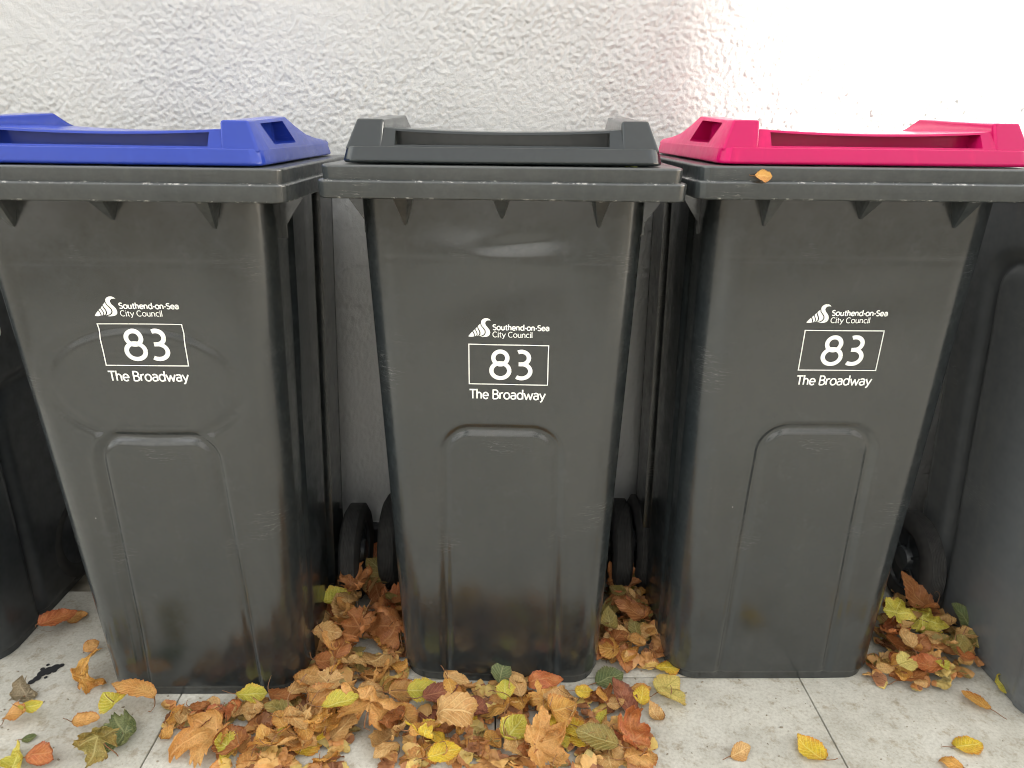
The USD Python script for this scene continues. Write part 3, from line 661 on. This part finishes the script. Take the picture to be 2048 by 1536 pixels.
    for k in range(nb):
        v = bend(v, rg.uniform(0, 2 * math.pi), rg.uniform(.0, .26) * L, (1 if rg.random() < .68 else -1) * rg.uniform(14, 62) * curl / max(L / .06, .7) ** .7)
    if rg.random() < .3 * curl: v = bend(v, rg.choice([0, math.pi]) + rg.uniform(-.4, .4), .05 * L, rg.uniform(30, 80) / max(L / .06, .7))
    return v, F, uv

HX0, HX1, HY0, HY1, HC = -1.5, 1.5, 0.6, 1.7, 0.005
hm = np.zeros((int((HX1 - HX0) / HC) + 1, int((HY1 - HY0) / HC) + 1))
def cells(v):
    i = np.clip(((v[:, 0] - HX0) / HC).astype(int), 0, hm.shape[0] - 1); j = np.clip(((v[:, 1] - HY0) / HC).astype(int), 0, hm.shape[1] - 1); return i, j
def inside_bins(x, y, z=0.0, pad=0.0):
    for b, loc, _ in BINS:
        if abs(x - loc[0]) < b.hw(0) + pad and loc[1] + b.lean - pad < y < loc[1] + b.depth + pad: return True
    return False
def Rot(ax, a): return trimesh.transformations.rotation_matrix(a, ax)[:3, :3]
leaf_count = 0
def put_leaf(kind, L, col, x, y, yaw, label, group=None, tilt=None, curl=1.0, rise=0.0, seed=None, flip=False, q=0.6, name='fallen_leaf'):
    global leaf_count
    rg = np.random.default_rng(seed if seed is not None else 5000 + leaf_count); leaf_count += 1
    v, F, uv = leaf_mesh(kind, L, rg, curl)
    if flip: v = v * (1, 1, -1)
    if tilt is None: tilt = (rg.normal(0, .14), rg.normal(0, .14))
    v = v @ (Rot((0, 0, 1), yaw) @ Rot((1, 0, 0), 0)).T
    v = v @ Rot((1, 0, 0), tilt[0]).T @ Rot((0, 1, 0), tilt[1]).T
    v = v - (v[:, :].max(0) + v[:, :].min(0)) / 2
    v = v + (x, y, 0)
    i, j = cells(v)
    gap = v[:, 2] - hm[i, j]
    # rest it so that a few points touch what lies below
    z0 = -np.quantile(gap, 0.10 if q is None else (1 - q) * .25) + 0.0012 + rise
    z0 = max(z0, -v[:, 2].min() * .85 + .0008)
    v[:, 2] += z0
    v[:, 2] = np.maximum(v[:, 2], 0.0009)
    np.maximum.at(hm, (i, j), v[:, 2] * .75 + hm[i, j] * .25)
    c = np.array([x, y, 0.0]); 
    X = UsdGeom.Xform.Define(stage, numbered('/World', name)); X.AddTranslateOp().Set(Gf.Vec3d(*c))
    pr = setd(X.GetPrim(), label=label, category='leaf', group=group)
    v = v - c
    nst = 21
    blade_v, stalk = v[:-nst], v[-nst:]
    fb = F[(F < len(blade_v)).all(1)]; fs = F[(F >= len(blade_v)).all(1)] - len(blade_v)
    obj('blade', (blade_v, fb), LM[col], pr, smooth=True, uv=uv[:-nst])
    obj('stalk', (stalk, fs), M_stem, pr, smooth=True)
    return pr

D2R = math.pi / 180
# leaves with a look of their own: kind, length, colour, px, py, yaw, tilt, curl, rise, label
SPECIAL = [
    ('lobed', .150, 'green', 232, 1478, 20, (.1, .1), .9, 0, 'large curled green lobed leaf on the paving before the blue lidded bin'),
    ('lobed', .120, 'olive', 205, 1520, 170, (-.1, .3), 1.2, 0, 'olive yellow lobed leaf tucked under the large curled green leaf'),
    ('lobed', .155, 'orange', 745, 1462, 80, (.25, .2), 1.5, 0, 'tall crumpled orange lobed leaf before the gap left of the middle bin'),
    ('lobed', .135, 'orange', 405, 1502, 200, (.1, -.2), .9, 0, 'broad folded orange leaf with pale veins at the bottom left edge of the drift'),
    ('long', .110, 'orange', 275, 1414, 170, (0, .1), .8, 0, 'long flat orange leaf lying before the base of the blue lidded bin'),
    ('ovate', .060, 'lime', 495, 1408, 10, (.1, .1), .7, .002, 'toothed lime green leaf with brown edge before the blue lidded bin'),
    ('round', .055, 'lime', 230, 1437, 150, (.1, .1), .6, 0, 'small yellow green leaf behind the large curled green leaf'),
    ('lobed', .100, 'tan', 658, 1420, 250, (0, 0), .6, 0, 'flat tan lobed leaf in the drift before the left gap'),
    ('lobed', .120, 'rust', 1268, 1492, 100, (.3, .5), 1.3, 0, 'large red orange crumpled leaf at the right end of the middle drift'),
    ('ovate', .080, 'maroon', 1252, 1418, 120, (.2, .4), 1.3, 0, 'dark red curled leaf at the right end of the middle drift'),
    ('round', .062, 'green', 1210, 1360, 20, (.2, 0), .5, 0, 'round dark green leaf at the front right corner of the middle bin'),
    ('round', .066, 'pale', 1328, 1383, 40, (.1, 0), .4, 0, 'pale yellow leaf lying half under a ribbed pale leaf by the pink lidded bin'),
    ('round', .064, 'pale', 1342, 1402, 60, (.1, .1), .5, .003, 'pale yellow leaf with strong dark ribs before the left corner of the pink lidded bin'),
    ('ovate', .050, 'tan', 1312, 1430, 120, (.4, .3), 1.2, 0, 'small curled tan leaf on bare paving below the pale yellow pair'),
    ('round', .066, 'yellow', 1625, 1505, 125, (0, 0), .45, 0, 'bright yellow leaf alone on bare paving beside the slab joint'),
    ('round', .058, 'yellow', 1922, 1495, 10, (0, .05), .5, 0, 'round yellow leaf with brown veins alone at the lower right'),
    ('ovate', .045, 'tan', 1472, 1511, 30, (.7, .2), 1.2, 0, 'small folded tan leaf alone on the paving left of the yellow leaf'),
    ('ovate', .056, 'amber', 1963, 1418, 130, (0, .1), .5, 0, 'pointed orange leaf alone on the paving before the right hand grey bin'),
    ('ovate', .042, 'lime', 2006, 1389, 120, (.5, .2), 1.0, 0, 'small orange and green leaf against the foot of the right hand grey bin'),
    ('ovate', .040, 'amber', 1905, 1532, 150, (.1, .1), 1.0, 0, 'small orange leaf cut by the bottom edge at lower right'),
    ('lobed', .120, 'brown', 1246, 1205, 75, (.95, .35), 1.0, .02, 'tall brown leaf standing against the wheel right of the middle bin'),
    ('long', .120, 'brown', 1262, 1258, 160, (.5, .2), 1.6, .03, 'rolled brown leaf below the standing leaf right of the middle bin'),
    ('round', .052, 'olive', 1217, 1285, 100, (.6, .2), .6, .02, 'olive green leaf leaning on the right side of the middle bin'),
    ('lobed', .150, 'brown', 777, 1270, 100, (.75, -.65), 1.1, .02, 'large brown leaf leaning on the left side of the middle bin'),
    ('lobed', .125, 'brown', 715, 1292, 250, (.5, .1), 1.2, .03, 'big veined brown leaf in the pile between blue and dark lidded bins'),
    ('lobed', .110, 'brown', 715, 1208, 20, (.35, .1), 1.7, .05, 'curled brown leaf on top of the pile below the left wheel'),
    ('ovate', .085, 'olive', 772, 1178, 150, (.6, .3), .9, .03, 'dull olive leaf beside the left wheel of the middle bin'),
    ('long', .080, 'rust', 752, 1128, 70, (.5, .2), 1.2, .02, 'rust red leaf standing by the plinth between two wheels'),
    ('long', .135, 'brown', 1828, 1232, 125, (.7, .3), 1.2, .035, 'long glossy brown leaf on top of the pile beside the pink lidded bin'),
    ('long', .085, 'rust', 1842, 1352, 170, (.6, .1), 1.7, .012, 'rolled rust brown leaf at the front of the right hand pile'),
    ('lobed', .070, 'lime', 1783, 1278, 60, (.6, .2), .8, .03, 'bright green torn leaf in the pile beside the pink lidded bin'),
    ('ovate', .060, 'green', 1915, 1282, 140, (.7, .3), .7, .02, 'dark green leaf against the right hand grey bin in the pile'),
    ('round', .045, 'pale', 1798, 1362, 20, (.2, .1), .5, .004, 'pale yellow leaf at the front edge of the right hand pile'),
    ('ovate', .040, 'tan', 1757, 1372, 10, (.1, .1), .8, 0, 'small tan leaf at the front right corner of the pink lidded bin'),
    ('ovate', .042, 'lime', 1878, 1370, 30, (.2, .1), .7, .002, 'yellow green leaf beside the rolled rust brown leaf'),
    ('lobed', .085, 'amber', 188, 1362, 70, (.9, .5), 1.4, .004, 'crumpled golden leaf standing at the left front corner of the blue lidded bin'),
    ('lobed', .070, 'grey', 52, 1395, 80, (.5, .3), 1.7, 0, 'shrivelled grey brown leaf below the black blotch on the paving'),
    ('long', .080, 'rust', 118, 1262, 50, (.2, .4), 1.2, .002, 'reddish brown leaf along the foot of the left hand black bin'),
    ('ovate', .045, 'orange', 151, 1238, 30, (.4, .3), 1.2, .002, 'small orange leaf near the foot of the left hand black bin'),
    ('ovate', .034, 'orange', 184, 1305, 50, (.6, .3), 1.0, 0, 'tiny orange leaf left of the blue lidded bin'),
    ('ovate', .055, 'orange', 30, 1448, 10, (.2, .2), 1.0, 0, 'orange leaf with pink edge near the left edge of the frame'),
    ('ovate', .042, 'lime', 63, 1432, 20, (.1, .2), .7, .004, 'yellow green leaf tip lying over an orange leaf at far left'),
    ('round', .026, 'green', 54, 1478, 10, (0, 0), .4, 0, 'tiny green leaf alone at far left'),
    ('ovate', .046, 'orange', 172, 1467, 20, (.2, .2), 1.3, 0, 'small orange leaf left of the large curled green leaf'),
    ('ovate', .036, 'amber', 334, 1475, 70, (.5, .2), 1.0, 0, 'tiny amber leaf between the green leaf and the broad orange leaf'),
    ('ovate', .060, 'rust', 80, 1524, 15, (.4, .2), 1.6, 0, 'curled rust leaf at the bottom left edge'),
    ('lobed', .075, 'lime', 30, 1530, 40, (.1, .1), .8, 0, 'yellow green lobed leaf at the bottom left corner'),
    ('ovate', .072, 'lime', 675, 1458, 25, (.1, .1), .7, .008, 'yellow green pointed leaf left of the tall crumpled orange leaf'),
    ('round', .066, 'lime', 835, 1408, 10, (0, .1), .5, .002, 'flat yellow green leaf on bare paving left of the middle drift'),
    ('long', .095, 'maroon', 868, 1425, 25, (.2, .3), 1.0, .004, 'long maroon leaf at the left of the middle drift'),
    ('long', .090, 'rust', 1085, 1390, 5, (.3, .2), 1.6, .006, 'curled rust leaf with its stalk pointing right before the middle bin'),
    ('round', .048, 'green', 1003, 1372, 80, (.6, .2), .6, .012, 'dark green leaf against the front of the middle bin'),
    ('round', .050, 'tan', 1035, 1396, 110, (.2, .2), .5, .014, 'rounded tan leaf on top of the drift before the middle bin'),
    ('round', .046, 'lime', 1012, 1408, 90, (.2, .1), .5, .012, 'round yellow green leaf on top of the drift before the middle bin'),
    ('round', .070, 'maroon', 948, 1440, 80, (.2, .3), .8, .012, 'dusky maroon leaf in the middle of the drift before the middle bin'),
    ('long', .150, 'tan', 915, 1482, 5, (.3, .1), 1.2, .012, 'long crumpled tan leaf across the drift before the middle bin'),
    ('lobed', .130, 'orange', 1092, 1508, 30, (.3, .2), 1.0, .014, 'big arched orange leaf at the bottom of the middle drift'),
    ('ovate', .080, 'olive', 1205, 1502, 160, (.1, .1), .6, .008, 'dark olive glossy leaf near the red orange crumpled leaf'),
    ('ovate', .062, 'yellow', 878, 1531, 20, (.1, .1), .7, .008, 'yellow green leaf cut by the bottom edge of the middle drift'),
    ('ovate', .075, 'lime', 1028, 1478, 60, (.3, .3), .9, .014, 'bright lime leaf standing edgeways in the middle drift'),
    ('long', .055, 'orange', 1270, 1388, 15, (.1, .2), .9, 0, 'slim orange leaf on bare paving before the right gap'),
    ('ovate', .046, 'yellow', 1284, 1408, 80, (.3, .2), .8, 0, 'small yellow leaf beside the dark red curled leaf'),
    ('ovate', .040, 'yellow', 1160, 1405, 10, (.2, .2), .8, 0, 'small yellow leaf with a rust tip on bare paving right of the drift'),
    ('ovate', .060, 'yellow', 1325, 1345, 10, (.1, .2), .8, 0, 'yellow leaf with brown edge before the right gap'),
]
# many small leaves: region polygon in the picture, number, colour weights, base height, where, sizes
W1 = dict(orange=3.5, amber=5, tan=8, brown=2.2, rust=1.5, maroon=.8, yellow=1.2, lime=1.2, olive=.8)
W2 = dict(orange=3, brown=4, tan=5, rust=2, amber=2.5, olive=2, lime=.6, maroon=.6)
REG = [
    ([(770, 1470), (850, 1420), (880, 1385), (960, 1365), (1060, 1370), (1110, 1400), (1180, 1435), (1240, 1440), (1290, 1480), (1300, 1536), (770, 1536)], 62, W1, 'drift before the middle bin', .0, (.040, .078)),
    ([(440, 1536), (470, 1480), (540, 1430), (615, 1385), (640, 1335), (800, 1335), (800, 1400), (700, 1420), (690, 1536)], 52, W1, 'drift below the left pile', .0, (.040, .078)),
    ([(330, 1422), (420, 1418), (470, 1425), (560, 1418), (560, 1452), (440, 1462), (340, 1452)], 14, W1, 'trail before the blue lidded bin', .0, (.036, .060)),
    ([(640, 1180), (790, 1180), (805, 1340), (615, 1345), (630, 1250)], 40, W2, 'pile left of the middle bin', .0, (.04, .075)),
    ([(1215, 1190), (1320, 1180), (1345, 1300), (1300, 1335), (1195, 1325)], 33, W2, 'pile right of the middle bin', .0, (.036, .07)),
    ([(1790, 1200), (1860, 1200), (1990, 1330), (1900, 1370), (1760, 1370), (1735, 1345)], 42, W2, 'heap by the pink lidded bin', .0, (.036, .07)),
    ([(1180, 1395), (1240, 1400), (1240, 1460), (1150, 1450)], 5, W1, 'patch right of the middle drift', .0, (.034, .05)),
]
SHAPE = dict(ovate='oval', round='round', long='narrow', lobed='lobed')
ADJ = dict(orange='orange', amber='golden', tan='tan', brown='brown', rust='rusty', maroon='maroon', yellow='yellow', lime='lime', olive='olive')
# piles between the bins rise towards the wheels
for cx, cy, sx, sy, h in [(*ground(715, 1255), .075, .13, .05), (*ground(1268, 1250), .06, .12, .055), (*ground(1840, 1285), .085, .13, .06), (*ground(1000, 1440), .15, .09, .012)]:
    gx_ = HX0 + np.arange(hm.shape[0]) * HC; gy_ = HY0 + np.arange(hm.shape[1]) * HC
    hm = np.maximum(hm, h * np.exp(-((gx_[:, None] - cx) / sx) ** 2 - ((gy_[None] - cy) / sy) ** 2))
# under-layer of broken bits, as one thing
bits = []
rgb = np.random.default_rng(11)
for poly, n, wts, where, base, (s0, s1) in REG:
    P = Polygon(poly).buffer(10); x0, y0, x1, y1 = P.bounds; c = 0
    while c < n * 3.1:
        q = (rgb.uniform(x0, x1), rgb.uniform(y0, y1))
        if not P.contains(Point(q)): continue
        g = ground(*q)
        if inside_bins(g[0], g[1], pad=-.004): c += .2; continue
        c += 1
        v, F, uv = leaf_mesh('ovate', rgb.uniform(.020, .050), rgb, 1.3)
        v = v[:-21]; F = F[(F < len(v)).all(1)]; uv = uv[:-21]
        a = rgb.uniform(0, 6.3); v = v @ Rot((0, 0, 1), a).T @ Rot((1, 0, 0), rgb.normal(0, .3)).T
        ci, cj = cells(np.array([[g[0], g[1], 0]])); v = v + (g[0], g[1], 0.002 - v[:, 2].min() * .7 + hm[ci[0], cj[0]] * rgb.uniform(.1, .95)); v[:, 2] = np.maximum(v[:, 2], .0009)
        bits.append((v, F, uv))
off = 0; VV, FF, UU = [], [], []
for v, F, uv in bits: VV.append(v); FF.append(F + off); UU.append(uv); off += len(v)
obj('leaf_litter', (np.vstack(VV), np.vstack(FF)), M_litter, smooth=True, uv=np.vstack(UU), kind='stuff', label='broken leaf bits scattered underneath the fallen leaves', category='leaf litter')
rgl = np.random.default_rng(23)
jobs = []; SEEN = set()
for poly, n, wts, where, base, (s0, s1) in REG:
    P = Polygon(poly); x0, y0, x1, y1 = P.bounds; c = 0
    names = list(wts); pr = np.array([wts[k] for k in names], float); pr /= pr.sum()
    while c < n:
        q = (rgl.uniform(x0, x1), rgl.uniform(y0, y1))
        if not P.contains(Point(q)): continue
        g = ground(*q)
        if inside_bins(g[0], g[1], pad=.008): continue
        c += 1
        col = str(rgl.choice(names, p=pr)); L = rgl.uniform(s0, s1)
        kind = str(rgl.choice(['ovate', 'round', 'long', 'lobed'], p=[.54, .22, .16, .08]))
        if kind == 'lobed': L *= 1.35
        steep = 'pile' in where
        tl = (rgl.normal(0, .38 if steep else .2), rgl.normal(0, .38 if steep else .2))
        size = 'small' if L < .047 else 'medium' if L < .062 else 'large'
        fx, fy = (q[0] - x0) / (x1 - x0), (q[1] - y0) / (y1 - y0)
        spot = ('back' if fy < .5 else 'front') + (' left' if fx < .36 else ' right' if fx > .64 else ' middle')
        for tr in range(40):
            lab = f'{size} {ADJ[col]} {SHAPE[kind]} leaf at the {spot} of the {where}'
            if lab not in SEEN: break
            col = str(rgl.choice(names, p=pr)); kind = str(rgl.choice(['ovate', 'round', 'long', 'lobed'], p=[.4, .25, .25, .1]))
        SEEN.add(lab)
        jobs.append((rgl.random(), (kind, L, col, g[0], g[1], rgl.uniform(0, 6.3), lab, f'fallen leaves in the {where}', tl, rgl.uniform(.6, 1.6))))
jobs.sort(key=lambda j: j[0])
def put_special(k):
    kind, L, col, px, py, yaw, tilt, curl, rise, lab = SPECIAL[k]
    g = ground(px, py, rise); L *= .84 if L > .085 else 1
    put_leaf(kind, L, col, g[0], g[1], yaw * D2R, lab, tilt=tilt, curl=curl, rise=rise * .25, seed=900 + k, q=.8)
nj = len(jobs)
for i, (_, (kind, L, col, x, y, yaw, lab, grp, tl, cu)) in enumerate(jobs):
    put_leaf(kind, L, col, x, y, yaw, lab, grp, tilt=tl, curl=cu)
for k in range(len(SPECIAL)): put_special(k)

# small curled leaf lying on the ledge of the pink lidded bin's rim
rg = np.random.default_rng(4)
v, F, uv = leaf_mesh('ovate', .026, rg, 1.1)
v = v @ Rot((1, 0, 0), .9).T
v = v - (v[:-21].max(0) + v[:-21].min(0)) / 2
lz = v[:-21, 2].min()
X = UsdGeom.Xform.Define(stage, '/World/ledge_leaf'); X.AddTranslateOp().Set(Gf.Vec3d(0.383, 1.0665, 0.9838 - lz))
setd(X.GetPrim(), label='small curled orange leaf lying on the rim ledge under the pink lid', category='leaf')
obj('blade', (v[:-21], F[(F < len(v) - 21).all(1)]), LM['amber'], X.GetPrim(), smooth=True, uv=uv[:-21])
obj('stalk', (v[-21:], F[(F >= len(v) - 21).all(1)] - len(v) + 21), M_stem, X.GetPrim(), smooth=True)

# sprig of moss caught under the right end of the dark lid, and weeds at the plinth
M_moss = mat('moss', {'p': ('principled_bsdf', {'base_color': (0.16, 0.18, 0.05), 'roughness': 0.7})}, [])
M_weed = mat('weed', {'p': ('principled_bsdf', {'base_color': (0.09, 0.20, 0.03), 'roughness': 0.5})}, [])
ms = []
for k in range(14):
    c = trimesh.creation.icosphere(1, rng.uniform(.0015, .003)); c.apply_scale((1.6, .8, 1)); c.apply_translation(rng.normal(0, .0035, 3) * (1.5, .6, .7)); ms.append(c)
mm = trimesh.util.concatenate(ms); mm.apply_translation((0.197, 1.082, 1.0075))
obj('moss_tuft', mm, M_moss, smooth=True, label='tiny moss tuft caught under the right end of the dark lid', category='moss')
for (px, py, lab) in ((1292, 1118, 'small green weed at the plinth right of the middle bin wheel'), (757, 1103, 'small green weed at the plinth between the two left wheels')):
    g = ground(px, py); t = thing('weed', (g[0], min(g[1], WALL_Y - .05), 0), label=lab, category='weed')
    for k in range(9):
        v, F, uv = leaf_mesh('ovate', rng.uniform(.014, .024), rng, .6); v = v[:-21]; F = F[(F < len(v)).all(1)]
        v = (v + (.012, 0, 0)) @ Rot((0, 1, 0), -rng.uniform(.3, 1.2)).T @ Rot((0, 0, 1), rng.uniform(0, 6.3)).T + (0, 0, rng.uniform(.004, .03))
        obj('leaflet', (v, F), M_weed, t, smooth=True)
    obj('stem', rhull([(0, 0, -.004), (.002, 0, .032)], .001, 6), M_weed, t)
# grey label on the left hand black bin
b = B1
lb = sbox(-.03, -.07, .03, .07).buffer(.012)
stv = trimesh.creation.extrude_polygon(lb, .0006); 
stv.apply_transform(np.array([[0, 0, 1, 0], [-1, 0, 0, 0], [0, 1, 0, 0], [0, 0, 0, 1]], float))
obj('label_sticker', trimesh.Trimesh(stv.vertices + (B1.hw(.73) + .0022, 0.228, .735), stv.faces), M_stick, t1, smooth=False, label='pale grey label')
